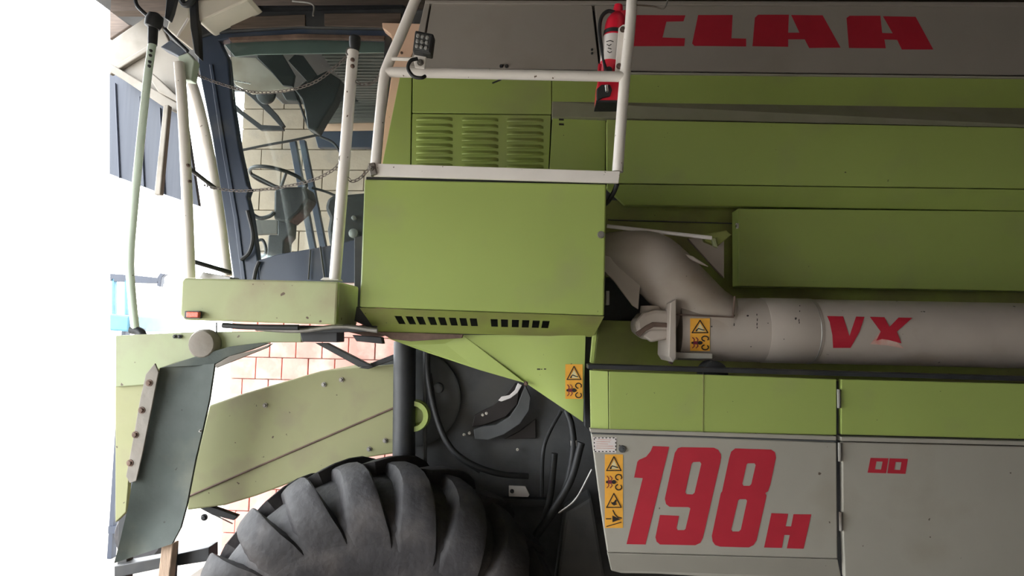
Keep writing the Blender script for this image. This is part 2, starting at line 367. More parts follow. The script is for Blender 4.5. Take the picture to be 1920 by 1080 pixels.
# --- auger
AY = .34
tp0 = P(1372, 618, AY); tp1 = P(1686, 624.5, AY); adir = (tp1-tp0).normalized(); AR = .172
tube_len = (P(XR, 631, AY)-tp0).length
m = MB(); m.lathe([(-.30, AR*.985), (.0, AR*.99), (.10, AR), (tube_len, AR)], tp0, adir, 48); AU = m.build('unloading_auger', AUGER, CH, smooth=True)
m = MB(); m.lathe([(0, AR+.001), (.004, AR+.0025), (.26, AR+.0025), (.264, AR+.001)], P(1425, 619, AY), adir, 48)
m.build('tube_collar', AUGER, AU, smooth=True)
m = MB(); m.lathe([(0, AR+.001), (.003, AR+.004), (.008, AR+.001)], P(1512, 621, AY), adir, 48); m.build('weld_seam', STEEL, AU, smooth=True)
# elbow
pts = [P(1356, 617, AY), P(1318, 588, AY+.01), P(1268, 537, AY+.01), P(1222, 494, AY+.0), P(1178, 480, AY+.02), P(1125, 476, AY+.06)]
m = MB(); m.tube(spline(pts, 4), [AR*1.0]*4+[AR*.98]*9+[AR*.96, AR*.93, AR*.89, AR*.84, AR*.79, AR*.74, AR*.70, AR*.66], 32); m.build('auger_elbow', AUGER, AU, smooth=True)
slab('elbow_gusset', [(1290, 447), (1340, 443), (1358, 450), (1358, 522), (1330, 492)], AY+.12, .03, AUGER, AU)
slab('elbow_flange', [(1266, 470), (1300, 480), (1330, 500), (1312, 494), (1272, 478)], AY-.10, .03, AUGER, AU, .006)
slab('lower_flap', [(1130, 478), (1180, 490), (1202, 520), (1197, 580), (1186, 573), (1152, 528), (1130, 506)], AY-.08, .02, AUGER, AU)
slab('elbow_seam', [(1266, 588), (1374, 593), (1378, 555), (1380, 555), (1376, 596), (1266, 591)], AY-AR-.002, .02, RUST, AU, .001)
slab('flange_plate', [(1257, 568), (1268, 560), (1268, 672), (1262, 680), (1254, 668)], AY-AR-.03, .30, AUGER, AU)
hs = MB(); hs.prism([(1192, 602), (1206, 586), (1228, 580), (1258, 582), (1258, 636), (1216, 638), (1194, 622)], AY-.12, .22)
gh = hs.build('gear_housing', AUGER, AU, bevel=.02)
slab('housing_lip', [(1192, 624), (1212, 610), (1224, 604), (1256, 606), (1262, 612), (1262, 630), (1254, 632), (1252, 614), (1226, 613), (1212, 620), (1200, 632)], AY-.135, .03, RUST, AU, .004)
slab('housing_cup', [(1206, 630), (1220, 618), (1254, 618), (1258, 634), (1222, 642)], AY-.13, .05, AUGER, AU, .01)
m = MB(); m.lathe([(0, .06), (.03, .064), (.10, .064)], P(1222, 574, AY), (0, 0, -1), 24); m.build('gear_cap', AUGER, AU, smooth=True)
slab('tube_lip', [(1264, 660), (1336, 663), (1336, 673), (1264, 672)], AY-AR+.01, .04, WHITE, AU)
slab('mount_tab', [(1250, 650), (1262, 660), (1262, 684), (1256, 682), (1248, 662)], AY-.1, .03, RUST, AU)
cs = cylsurf(tp0, adir, AR+.0075)
ZV = lambda p: Z(p, 1380, 380, 3.176)
decal('letter', cylsurf(tp0, adir, AR+.001), [(RED, [ZV([(542, 675), (638, 677), (675, 795), (715, 678), (765, 680), (735, 770), (682, 865), (578, 865), (574, 790), (558, 710)])])], AU, 2)
decal('letter', cylsurf(tp0, adir, AR+.001), [(RED_F, [ZV([(858, 770), (900, 800), (960, 832), (1000, 868), (900, 850), (800, 842)])]), (RED, [ZV([(797, 680), (884, 682), (914, 740), (968, 684), (1050, 686), (958, 768), (985, 838), (910, 818), (870, 812), (835, 822), (862, 768)])])], AU, 2)
def warn_cells(x0, y0, x1, y1, kinds):
    w = x1-x0; n = len(kinds); h = (y1-y0)/n; ink = []; red = []; pale = []
    for i, kd in enumerate(kinds):
        a = y0+i*h
        f = lambda u, v: (x0+u*w, a+v*h)
        if kd in ('tri', 'tri2'):
            ink += stroke([f(.5, .12), f(.9, .88), f(.1, .88)], w*.055, True)
            if kd == 'tri':
                pale.append([f(.5, .3), f(.76, .8), f(.26, .8)])
                ink += stroke([f(.3, .76), f(.42, .62), f(.62, .7), f(.72, .72)], w*.05)
                ink.append([f(.27, .8), f(.36, .8), f(.40, .62), f(.33, .66)])
            else:
                ink += [[f(.35, .66), f(.52, .56), f(.6, .44), f(.66, .5), f(.6, .66), f(.68, .72), f(.5, .78), f(.42, .72)]]
                ink += stroke([f(.36, .60), f(.5, .70)], w*.05)
        elif kd == 'bug':
            ink += [circ(*f(.5, .5), w*.13, h*.11)]
            red += [circ(*f(.28, .5), w*.15, h*.10)]
            ink += [circ(*f(.12, .5), w*.06, h*.07)]
            for sx in (.18, .36):
                for sg in (-1, 1): red += stroke([f(sx, .5+sg*.08), f(sx-.04*sg*0+.04, .5+sg*.2), f(sx-.06, .5+sg*.32)], w*.045)
            for cy, o0 in ((.24, .3), (.78, -.3)):
                q = circ(*f(.76, cy), w*.17, h*.15, 9, math.pi*(.55 if cy < .5 else -.25), math.pi*(2.2 if cy < .5 else 1.4), True)
                ink += stroke(q, w*.06)
        elif kd == 'press':
            ink += [[f(.42, .32), f(.5, .36), f(.88, .52), f(.5, .66), f(.42, .68)]]
            ink += stroke([f(.08, .5), f(.34, .5)], w*.06)
            ink += stroke([f(.45, .04), f(.55, .26), f(.72, .42), f(.92, .46)], w*.06)
            ink += stroke([f(.1, .92), f(.9, .68)], w*.05)
    return ink, red, pale
def sticker(surf, x0, y0, x1, y1, kinds, parent, sub=0):
    ink, red, pale = warn_cells(x0, y0, x1, y1, kinds); ls = [(YELLOW, [rect(x0, y0, x1, y1)])]
    if pale: ls.append((PALEP, pale))
    if red: ls.append((PURPLE, red))
    ls.append((INK, ink)); o = decal('warning_sticker', surf, ls, parent, sub)
    o['label'] = 'yellow warning sticker with black pictograms'; return o
sticker(cylsurf(tp0, adir, AR), 1294, 597, 1331, 658, ['tri', 'bug'], AU, 2)
chips = []
for x, ys in ((1377, (560, 574, 590, 606)), (1419, (588, 597, 605, 612)), (1499, (572, 582, 598, 603))):
    for y in ys:
        x_ = x+random.uniform(-1.5, 1.5); h_ = random.uniform(2.5, 6); chips.append([(x_, y), (x_+1.6, y+.6), (x_+1.2, y+h_), (x_-.4, y+h_-1)])
for x, y, w_ in ((1345, 562, 3), (1312, 556, 2.5), (1470, 636, 2), (1408, 650, 2.5), (1440, 606, 2), (1402, 592, 4)): chips.append(circ(x, y, w_*.6, w_*.4, 7))
decal('paint_chips', cylsurf(tp0, adir, AR+.006), [(INK, chips)], AU)
# rod above elbow
tube('lift_rod', [(1138, 424, .30), (1334, 446, .30)], .011, LABEL, CH, 10)
panel('rod_bracket', [(1318, 440), (1362, 432), (1372, 440), (1345, 462), (1322, 452)], .42, .05, GREEN_D)
panel('paint_patch', [(1334, 446), (1342, 447), (1346, 465), (1338, 462)], .40, .02, GREEN_F, CH, .003)
disc('rubber_buffer', 1342, 701, .10, .063, .12, RUBBER, CH)
# --- side box under the walkway
SB = panel('side_box', [(683, 336), (1137, 345), (1133, 592), (674, 576)], 0, .72, GREEN, CH, .008)
sk = MB(); YS0, YS1 = .0, .16
def skp(u, v):                                      # skirt surface coordinates -> pixel with depth
    x = (674+(1133-674)*u)*(1-v)+(706+(1112-706)*u)*v; y = (577+(593-577)*u)*(1-v)+(622+(632-622)*u)*v
    return (x, y, YS0+(YS1-YS0)*v)
slots = []
for x in (746, 766, 785, 806, 825, 845, 864, 883): slots.append((x, x+13))
for x in (921, 940, 960, 979, 998, 1016): slots.append((x, x+13))
def uof(x): return (x-692)/(1122-692)
cuts = [0.0]
for a, b in slots: cuts += [uof(a), uof(b)]
cuts.append(1.0)
def skq(u0, u1, v0, v1): sk.prism([skp(u0, v0), skp(u1, v0), skp(u1, v1), skp(u0, v1)], 0, .012)
skq(0, 1, 0, .30); skq(0, 1, .64, 1)
for i in range(0, len(cuts), 2): skq(cuts[i], cuts[i+1], .30, .64)
sko = sk.build('vent_skirt', GREEN_D, SB)
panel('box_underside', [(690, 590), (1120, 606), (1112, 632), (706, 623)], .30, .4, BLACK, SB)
m = MB(); c = P(1127, 440, -.004); m.lathe([(-.006, .016), (0, .0185), (.006, .0185)], c, (0, 1, 0), 20); m.lathe([(-.009, .008), (-.005, .009)], c, (0, 1, 0), 14)
m.build('lock', STEEL, SB, smooth=True)
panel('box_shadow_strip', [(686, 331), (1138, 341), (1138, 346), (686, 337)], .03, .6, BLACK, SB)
panel('rear_bracket', [(1136, 545), (1143, 545), (1143, 572), (1136, 572)], .1, .05, STEEL, CH)
tube('cable', [(1157, 345, .02), (1150, 362, .05), (1138, 380, .10), (1125, 388, .2)], .012, RUBBER, CH)
# dirt smear under skirt and stained edge
panel('stained_edge', [(706, 622), (868, 627), (866, 634), (770, 640), (735, 636)], .15, .03, RUST, SB, .003)
# --- fender plates below the box
FY = .20
fa = panel('fender_plate', [(726, 634, .22), (868, 628, .20), (986, 719, .20), (900, 694, .22), (800, 661, .24)], 0, .012, GREEN, CH, .002)
V = []; Fc = []; nU, nV = 14, 8
tl, tr, bl, br = (866, 628), (1098, 628), (984, 717), (1093, 791)
for j in range(nV+1):
    v = j/nV
    for i in range(nU+1):
        u = i/nU; x = (tl[0]*(1-u)+tr[0]*u)*(1-v)+(bl[0]*(1-u)+br[0]*u)*v; y = (tl[1]*(1-u)+tr[1]*u)*(1-v)+(bl[1]*(1-u)+br[1]*u)*v
        V.append(P(x, y, FY+.05*math.cos(u*math.pi)*.5-.025+.02*v))
n1 = len(V); V += [p+Vector((0, .012, 0)) for p in V]
for j in range(nV):
    for i in range(nU):
        a = j*(nU+1)+i; q = (a, a+1, a+nU+2, a+nU+1); Fc += [q, tuple(n1+k for k in reversed(q))]
ring = [i for i in range(nU+1)]+[j*(nU+1)+nU for j in range(1, nV+1)]+[nV*(nU+1)+i for i in range(nU-1, -1, -1)]+[j*(nU+1) for j in range(nV-1, 0, -1)]
for i in range(len(ring)): a, b = ring[i], ring[(i+1) % len(ring)]; Fc.append((a, b, n1+b, n1+a))
fb = mk('fender_plate', V, Fc, GREEN, CH, smooth=True); fb.modifiers.new('e', 'EDGE_SPLIT').split_angle = .7
sticker(planeY(FY-.045), 1060, 683, 1092.5, 748, ['tri', 'bug'], fb)
decal('small_print', planeY(FY-.04), [(INK, [rect(1007, 691, 1013, 693.5), rect(1014, 691.5, 1017, 693), rect(1020, 691, 1024, 693)])], fb)
for p in ((986, 719, .19),): bolt(p[0], p[1], p[2], fb, .008, RUST)
# --- lower side panels with the number
YL = .05
sp1 = panel('side_panel', [(1108, 812), (1569, 830), (1571, 1048), (1139, 1036), (1128, 965)], YL, .03, WHITE, CH, .006)
panel('panel_foot', [(1139, 1037, YL), (1571, 1049, YL), (1578, 1084, YL+.05), (1330, 1082, YL+.05), (1230, 1076, YL+.05), (1165, 1075, YL+.05), (1146, 1070, YL+.05)], 0, .03, WHITE, sp1, .004)
panel('green_top_panel', [(1141, 696), (1569, 711), (1569, 816), (1142, 806)], YL, .03, GREEN, sp1)
panel('green_top_bevel', [(1106, 694, YL+.022), (1140, 696, YL), (1141, 806, YL), (1108, 804, YL+.022)], 0, .03, GREEN, sp1, .002)
panel('light_trim', [(1106, 804), (1568, 818), (1568, 826), (1107, 811)], YL-.015, .05, WHITE, sp1, .003)
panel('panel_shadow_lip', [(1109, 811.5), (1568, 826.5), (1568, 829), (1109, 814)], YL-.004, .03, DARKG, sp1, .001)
panel('panel_seam', [(1318, 702), (1320, 702), (1319, 810), (1317, 810)], YL-.002, .01, GREEN_D, sp1, .0008)
sp2 = panel('side_panel', [(1579, 829), (XR, 842), (XR, 1100), (1584, 1084), (1580, 990)], YL, .03, WHITE, CH, .006)
panel('green_top_panel', [(1577, 711), (XR, 724), (XR, 828), (1577, 815)], YL, .03, GREEN, sp2)
panel('light_trim', [(1577, 819), (XR, 832), (XR, 840), (1577, 827)], YL-.015, .05, WHITE, sp2, .003)
for x, y in ((1572.5, 745), (1574, 845), (1576, 975)): tube('hinge', [(x, y-15, YL-.005), (x+.6, y+20, YL-.005)], .008, STEEL, sp2, 8)
panel('black_rail', [(1102, 683), (XR, 712), (XR, 720), (1102, 692)], YL-.01, .10, BLACK, CH)
panel('black_post', [(1094, 600), (1110, 600), (1107, 690), (1108, 812), (1096, 800)], YL+.18, .05, BLACK, CH)
panel('green_edge_strip', [(1112, 612), (1122, 606), (1114, 682), (1106, 680)], YL+.1, .04, GREEN, CH)
ZN = lambda p: Z(p, 1100, 800, 3.857)
ZM = lambda p: Z(p, 1400, 680, 2.7)
SL = planeY(YL)
decal('numeral', SL, [(RED, [ZN([(478, 140), (597, 145), (425, 852), (288, 850), (405, 372), (343, 368), (366, 255), (378, 240), (430, 217), (462, 178)])])], sp1)
decal('numeral', SL, [(RED, [ZN([(660, 155), (684, 148), (920, 152), (952, 168), (970, 200), (972, 225), (965, 265), (840, 805), (822, 840), (785, 858), (530, 852), (506, 832), (497, 800), (530, 638), (668, 645), (650, 732), (658, 748), (705, 748), (715, 738), (750, 590), (735, 582), (600, 580), (574, 560), (565, 522), (637, 190)])],
   [ZN([(770, 256), (818, 254), (829, 268), (780, 478), (765, 490), (722, 488), (713, 475), (758, 270)])])], sp1)
decal('numeral', SL, [(RED, [[(1378.7, 840.7), (1400, 841.5), (1446, 843), (1453, 848), (1455, 858), (1444, 910), (1440, 921), (1435, 924.5), (1437, 929), (1436, 935.5), (1418.5, 1013), (1413, 1022), (1404, 1026.5), (1350, 1025), (1341, 1022), (1336, 1015), (1334.6, 1004.8), (1351.5, 924.5), (1354, 921), (1355.4, 914), (1367, 859.6), (1371, 846.7)]],
   [[(1402, 868.7), (1414.5, 868.5), (1416.8, 872), (1408.5, 908), (1405, 911), (1394, 911), (1391.7, 907), (1400, 870.5)], [(1387, 936), (1398.5, 936), (1400.7, 939), (1389, 993), (1385.5, 996.5), (1373.5, 996.5), (1371, 993), (1384, 938)]])], sp1)
decal('letter', SL, [(RED, [ZM([(125, 762), (210, 765), (197, 828), (225, 829), (237, 767), (327, 768), (288, 942), (203, 940), (218, 873), (190, 872), (178, 938), (88, 936)])])], sp1)
decal('letter', SL, [(RED, [ZM([(627, 482), (718, 484), (706, 560), (612, 557)])], [ZM([(657, 500), (688, 501), (680, 541), (649, 540)])])], sp2)
decal('letter', SL, [(RED, [ZM([(724, 484), (816, 487), (804, 563), (712, 560)])], [ZM([(754, 503), (784, 504), (777, 543), (747, 542)])])], sp2)
sticker(SL, 1134, 852, 1168, 990, ['tri', 'bug', 'tri2', 'press'], sp1)
dash = []
for i in range(6):
    for y in (820, 845.5): dash.append([(1115+i*6.8, y), (1118.5+i*6.8, y+.2), (1118+i*6.8, y+2), (1114.6+i*6.8, y+1.8)])
for i in range(4):
    for x in (1113.5, 1153.5): dash.append([(x, 822+i*6.6), (x+1.8, 822+i*6.6), (x+1.8, 825.2+i*6.6), (x, 825.2+i*6.6)])
tx = [[(1120, 823.5), (1146, 824.3), (1146, 825.3), (1120, 824.5)]]
for i, (a, b) in enumerate(((1118, 1144), (1118, 1140), (1118, 1150), (1118, 1152))): tx.append([(a, 827.5+i*4), (b, 828+i*4), (b, 829.2+i*4), (a, 828.7+i*4)])
o = decal('notice_label', SL, [(LABEL, [[(1112, 819), (1156, 820.5), (1155, 849), (1113, 847.5)]]), (INK, dash), (RED_F, tx)], sp1); o['label'] = 'small white notice with dashed border and red lines of print'
m = MB(); c = P(1166.5, 842, YL-.004); m.lathe([(-.006, .015), (0, .018), (.006, .018)], c, (0, 1, 0), 20); m.lathe([(-.010, .006), (-.005, .008)], c, (0, 1, 0), 12); m.build('lock', DARKG, sp1, smooth=True)

# --- dark drive side behind the tyre
YD = .80
dp = panel('chassis_plate', [(742, 640), (1112, 640), (1150, 1120), (742, 1120)], YD, .08, DARK, CH)
m = MB(); m.lathe([(-.012, .28), (0, .295), (.04, .295)], P(774, 746, .755), (0, 1, 0), 48); fd = m.build('drive_disc', DARKG, CH, smooth=True)
m = MB(); m.lathe([(-.03, .012), (-.03, .028), (0, .034)], P(823, 727, .745), (0, 1, 0), 20); m.build('hub_boss', DARKG, fd, smooth=True)
m = MB(); c = P(776, 780, .60); m.lathe([(.03, .05), (-.02, .06), (-.02, .088), (.0, .093), (.01, .075), (.02, .093), (.05, .093)], c, (0, 1, 0), 36); m.build('green_pulley', GREEN, CH, smooth=True)
m = MB(); m.tube([P(759, 640, .60), P(757, 885, .60)], .066, 28); m.build('lift_cylinder', BLACK, CH, smooth=True)
tube('cylinder_pipe', [(744, 645, .58), (741, 760, .58), (740, 870, .58)], .009, RUBBER, CH)
tube('side_bar', [(797, 655, .66), (797, 875, .66)], .012, DARKG, CH, 8)
def hose(pts, r, mat=RUBBER, nm='hose'): return tube(nm, pts, r, mat, CH, 10)
hose([(801, 655, .64), (803, 710, .62), (818, 780, .60), (842, 835, .58), (880, 868, .58), (935, 888, .62), (990, 893, .68)], .018)
hose([(806, 700, .66), (822, 790, .64), (850, 850, .62), (900, 885, .62)], .010)
hose([(1062, 770, .60), (1072, 800, .56), (1074, 850, .54), (1055, 930, .54), (1010, 1000, .56), (975, 1050, .60)], .020)
hose([(1052, 770, .62), (1030, 810, .60), (1018, 850, .58), (1016, 930, .62)], .012)
hose([(1090, 830, .50), (1070, 900, .50), (1035, 960, .52), (1000, 1010, .56)], .022)
hose([(1110, 880, .40), (1080, 935, .42), (1048, 962, .45)], .006, STEEL, 'cable')
hose([(1040, 850, .66), (1030, 940, .66), (1005, 1010, .66)], .02)
panel('hose_fitting', [(1069, 826), (1082, 826), (1083, 838), (1070, 838)], .53, .04, STEEL)
# curved slot guard
cg = []
outer = [(985, 722), (995, 745), (992, 770), (975, 795), (945, 815), (915, 825), (890, 823)]
inner = [(888, 805), (905, 800), (930, 797), (955, 782), (970, 760), (978, 738)]
panel('curved_guard', outer+inner, .70, .05, DARKG)
panel('guard_slot', [(975, 725), (970, 758), (948, 782), (905, 798), (885, 800), (890, 778), (925, 760), (950, 738), (965, 718)], .77, .02, INK)
panel('torn_strip', [(971, 718), (979, 722), (970, 737), (957, 747), (940, 753), (934, 751), (940, 744), (955, 741), (965, 732)], .69, .015, LABEL, CH, .003)
panel('dark_notch', [(1005, 785), (1005, 822), (945, 824), (975, 808)], .775, .02, INK)
wp = panel('metal_plate', [(954, 911), (985, 912), (993, 928), (990, 932), (954, 931)], .70, .015, LABEL, CH, .002); bolt(960, 921, .695, wp, .008, BLACK)
panel('cross_bar', [(930, 934), (1030, 938), (1030, 952), (930, 950)], .70, .06, BLACK)
for x, y in ((948, 938), (870, 815), (880, 812), (970, 843), (905, 778), (912, 775)): bolt(x, y, .77, CH, .006, CHROME)
panel('axle_housing', [(1060, 960), (1110, 930), (1140, 1110), (1040, 1110)], .55, .2, DARK, CH, .02)
m = MB(); ac = P(690, 1200, .6); m.lathe([(0, .11), (1.6, .13)], ac, (0, 1, 0), 20); m.build('front_axle', BLACK, CH, smooth=True)
# --- feeder house
fh = panel('feeder_house', [(350, 957), (352, 930), (366, 862), (392, 760), (455, 738), (600, 696), (742, 683), (742, 850), (690, 858), (640, 874), (560, 900), (480, 930), (420, 948)], .68, .9, FEED, CH, .01)
tube('crease_rod', [(346, 934, .676), (742, 763, .676)], .006, RUST, fh, 8)
for x, y in ((607, 721), (692, 842), (722, 826), (640, 712), (497, 760)): bolt(x, y, .676, fh, .010)
panel('lower_link', [(372, 952), (382, 945), (445, 968), (438, 976), (398, 966)], .72, .04, BLACK)
bolt(383, 970, .72, CH, .014, BLACK)
tube('link_wire', [(395, 962, .74), (436, 982, .74)], .004, STEEL, CH, 6)
panel('diagonal_strut', [(590, 643), (612, 643), (700, 688), (672, 688)], .56, .05, BLACK)
panel('diagonal_strut', [(672, 690), (738, 664), (740, 674), (690, 692)], .62, .04, BLACK)
# --- front platform box
pf = panel('platform_box', [(340, 526), (346, 521), (634, 528), (630, 609), (345, 600), (337, 590)], -.10, .34, GREEN_F, CH, .012)
panel('platform_side', [(634.5, 528.5, -.098), (664, 536, .24), (660, 602, .24), (631, 608, -.098)], 0, .01, GREEN, pf, .001)
ml = panel('marker_lamp', [(346, 583), (374, 583), (374, 597), (345, 597)], -.125, .025, DARKG, pf, .003)
panel('lens', [(349, 584.5), (372, 585), (371.5, 595.5), (348.5, 595)], -.145, .022, ORANGE, ml, .004)
# steel bits below the platform
panel('ladder_rail', [(425, 608), (632, 611), (690, 612), (690, 622), (600, 624), (430, 615)], .05, .06, BLACK)
tube('ladder_rod', [(418, 610, .0), (470, 613, .0), (560, 614, .0)], .014, BLACK, CH, 10)
tube('ladder_rod', [(480, 616, .04), (560, 620, .04), (640, 612, .04), (708, 620, .04)], .012, STEEL, CH, 10)
panel('hinge_block', [(560, 614), (632, 616), (632, 642), (566, 641)], .10, .12, BLACK)
panel('latch', [(660, 628), (715, 632), (718, 645), (668, 640)], .10, .05, BLACK)
panel('latch_plate', [(655, 612), (712, 606), (724, 628), (700, 634), (650, 622)], .20, .06, RUST)
panel('step_cover', [(668, 575), (690, 572), (708, 612), (702, 618), (664, 602)], .12, .10, BLACK)
panel('rear_platform_plate', [(664, 445), (685, 440), (680, 590), (664, 600)], .30, .04, BLACK)
# --- hand rails and posts
RL = MB()
Rt = .0265
RL.tube(spline([P(704, 312, -.01), P(712, 225, -.01), P(720, 148, -.01), P(727, 122, -.01), P(752, 65, -.01), P(783, -10, -.01), P(800, -50, -.01)], 5), Rt, 14)
RL.tube([P(724, 135, -.01), P(1170, 144, -.01)], Rt*.98, 14)
RL.tube(spline([P(1158, 322, -.01), P(1165, 225, -.01), P(1173, 130, -.01), P(1181, 55, -.01), P(1188, -50, -.01)], 5), Rt*1.02, 14)
hr = RL.build('hand_rail', WHITE_R, CH, smooth=True)
panel('toe_board', [(698, 306), (1163, 321), (1160, 343), (700, 330)], -.035, .02, WHITE_R, hr, .003)
panel('rail_clamp', [(690, 306), (702, 304), (706, 326), (694, 330)], -.05, .03, STEEL, hr, .004)
bolt(695, 315, -.055, hr, .010)
panel('extinguisher_bracket', [(1160, 52), (1168, 46), (1180, 45), (1171, 137), (1153, 137)], .005, .012, WHITE_R, hr, .002)
for x, y in ((1168, 55), (1161, 124)): bolt(x, y, .0, hr, .010, RUST)
tube('rail_wire', [(1190, 9, -.02), (1225, 12, -.02), (1243, 16, -.02), (1250, 6, -.02), (1254, -12, -.02)], .004, STEEL, hr, 8)
# work light
tube('lamp_arm', [(735, 110, -.03), (796, 112, -.03)], .010, WHITE_R, hr, 8)
wl = panel('work_light', [(778, 56), (813, 63), (808, 102), (773, 96)], -.10, .06, BLACK, CH, .008)
panel('lamp_face', [(781, 61), (809, 66.5), (804.5, 97), (777, 92)], -.104, .006, DARKG, wl, .002)
for i in range(3):
    for j in range(3):
        x = 784+i*8.6-j*1.2; y = 67.5+j*9.6+i*1.7
        mm = MB(); mm.lathe([(-.010, .003), (-.008, .008), (0, .0105)], P(x, y, -.104), (0, 1, 0), 12); mm.build('lens', LENS, wl, smooth=True)
panel('lamp_bracket', [(780, 98), (800, 101), (796, 128), (778, 126), (774, 108)], -.06, .015, WHITE_R, wl, .003)
bolt(788, 117, -.065, wl, .011)
tube('lamp_cable', [(783, 110, -.09), (770, 114, -.10), (765, 128, -.10), (775, 143, -.10), (790, 146, -.10), (797, 143, -.08)], .009, RUBBER, wl, 10)
tube('tie_end', [(923, 156, .75), (940, 149, .75)], .005, RUBBER, CH, 6)
# front posts
m = MB(); m.tube([P(662, 96, -.02), P(650, 250, -.02), P(628, 524, -.02)], .0285, 16); po = m.build('gate_post', WHITE_R, CH, smooth=True)
m = MB(); m.lathe([(-.02, .020), (.0, .025), (.03, .029), (.055, .029), (.06, .024)], P(665, 90, -.02), (0, .0, 1), 16); m.build('post_cap', RUBBER, po, smooth=True)
m = MB()
for x, y in ((655, 97), (642, 297)):
    c = P(x, y, -.04); m.tube([c+Vector((math.cos(a)*.016, 0, math.sin(a)*.02)) for a in [i*math.pi/6 for i in range(13)]], .004, 6)
m.build('chain_eye', STEEL, po, smooth=True)
panel('post_foot', [(606, 520), (632, 521), (636, 526), (600, 525)], -.04, .06, WHITE_R, po, .002)
for y in (112, 124): bolt(661, y, -.048, po, .007, RUST)
m = MB(); m.tube(spline([P(336, 118, .12), P(343, 210, .12), P(349, 330, .12), P(354, 455, .12), P(356, 522, .12)], 3), .0275, 16); p2 = m.build('ladder_post', WHITE_R, CH, smooth=True)
m = MB(); m.tube(spline([P(352, 133, .45), P(372, 195, .45), P(395, 300, .45), P(414, 420, .45), P(426, 518, .45)], 3), .029, 16); p3 = m.build('ladder_post', WHITE_R, CH, smooth=True)
panel('post_joint', [(333, 105), (352, 98), (364, 112), (358, 150), (338, 148)], .14, .06, POLE, p2, .006)
tube('post_stay', [(357, 317, .18), (402, 352, .42)], .012, BLACK, p2, 8)
tube('post_stay', [(358, 489, .18), (395, 500, .3), (432, 511, .42)], .013, BLACK, p2, 8)
panel('foot_plate', [(372, 521), (380, 510), (432, 519), (432, 525)], .2, .1, STEEL, p2, .003)
for x, y in ((353, 310), (356, 340)): bolt(x, y, .09, p2, .006, RUST)
# long pale green lever with rubber gaiter
m = MB(); m.tube(spline([P(286, 78, .6), P(276, 150, .6), P(264, 260, .6), P(252, 380, .6), P(244, 480, .6), P(246, 540, .6), P(254, 622, .6)], 4), .024, 14); lv_ = m.build('mirror_pole', POLE, CH, smooth=True)
m = MB(); m.tube([P(287, 52, .6), P(286, 84, .6)], [.030, .027], 14); m.build('pole_sleeve', RUBBER, lv_, smooth=True)
m = MB(); m.lathe([(-.05, .02), (-.04, .045), (0, .052), (.04, .044), (.055, .015)], P(289, 40, .6), (.3, 0, 1), 18); m.build('pole_knob', RUBBER, lv_, smooth=True)
tube('pole_cable', [(250, -20, .6), (256, 8, .6), (268, 22, .6), (282, 34, .6)], .012, RUBBER, lv_, 8)
tube('pole_foot', [(246, 618, .6), (262, 622, .6), (270, 634, .6)], .026, BLACK, lv_, 10)
for y in (95, 104, 116, 124): bolt(283-(y-95)*.1, y, .575, lv_, .006, BLACK)
# --- cab
YC = .95
cabf = panel('cab_frame', [(366, 72), (400, 62), (560, 52), (735, 56), (738, 72), (560, 66), (430, 72), (410, 76), (426, 108), (434, 190), (448, 280), (463, 348), (468, 352), (462, 368), (470, 400), (482, 480), (487, 526), (438, 526), (420, 400), (396, 250), (372, 130)], YC, .07, CABF, CH, .008)
panel('rear_pillar', [(721, 66), (738, 68), (736, 140), (716, 330), (700, 330), (718, 140)], YC, .07, BLACK, cabf)
panel('pillar_strip', [(392, 120), (398, 120), (420, 260), (446, 410), (460, 524), (452, 524), (438, 410), (412, 260)], YC-.012, .02, CABF, cabf, .004)
panel('window_gasket', [(428, 70), (560, 63), (721, 67), (720, 74), (560, 71), (432, 77)], YC-.012, .03, RUST, cabf, .003)
panel('roof_edge', [(372, 40), (420, 22), (760, 14), (760, 56), (560, 52), (400, 62), (366, 72)], YC-.02, .1, BLACK, cabf, .01)
for q in ([(432, 32), (572, 27), (572, 48), (432, 54)], [(608, 25), (752, 24), (752, 52), (608, 48)]): panel('roof_inlay', q, YC-.03, .03, TIMBER, cabf, .004)
tube('roof_handle', [(548, 2, .8), (586, 8, .8), (587, 30, .8)], .006, STEEL, cabf, 8)
rf = MB(); a = P(372, 40, YC); b = P(760, 14, YC); rf.box((a.x-.05, YC+.02, P(560, 46, YC).z), (b.x, YC+1.5, P(560, 46, YC).z+.16)); rf.build('cab_roof', BLACK, cabf, bevel=.03)
zb = P(560, 46, YC).z; hl = MB(); hl.box((P(590, 100, 1.2).x, YC+.12, zb-.03), (b.x-.03, YC+1.42, zb-.004)); hlo = hl.build('headliner', LINER, cabf)
for i in range(22):
    y = YC+.16+i*.057; rb = MB(); rb.box((P(590, 100, 1.2).x, y, zb-.040), (b.x-.03, y+.022, zb-.029)); rb.build('headliner_rib', LINER, hlo, bevel=.003)
panel('cab_visor', [(362, 0), (470, -6), (462, 0), (374, 40), (366, 36)], .75, .3, CREAM, cabf, .01)
panel('cab_visor', [(328, -10), (352, -10), (356, 24), (354, 36), (331, 70), (312, 54)], .85, .2, CREAM, cabf, .01)
tube('visor_stay', [(354, 34, .80), (332, 70, .80)], .008, WHITE_R, cabf, 8)
panel('mirror_frame', [(353, -20), (366, -20), (368, 20), (372, 60), (374, 110), (364, 100), (356, 50)], .72, .05, BLACK, cabf, .006)
tube('mirror_arm', [(336, -10, .7), (345, 8, .7), (356, 6, .7), (366, -8, .7)], .02, BLACK, cabf, 8)
panel('mirror_bracket', [(312, -10), (330, -10), (322, 22), (316, 38), (308, 34)], .70, .04, BLACK, cabf, .006)
tube('visor_stay', [(309, 54, .68), (330, 75, .68), (352, 96, .68)], .012, BLACK, cabf, 8)
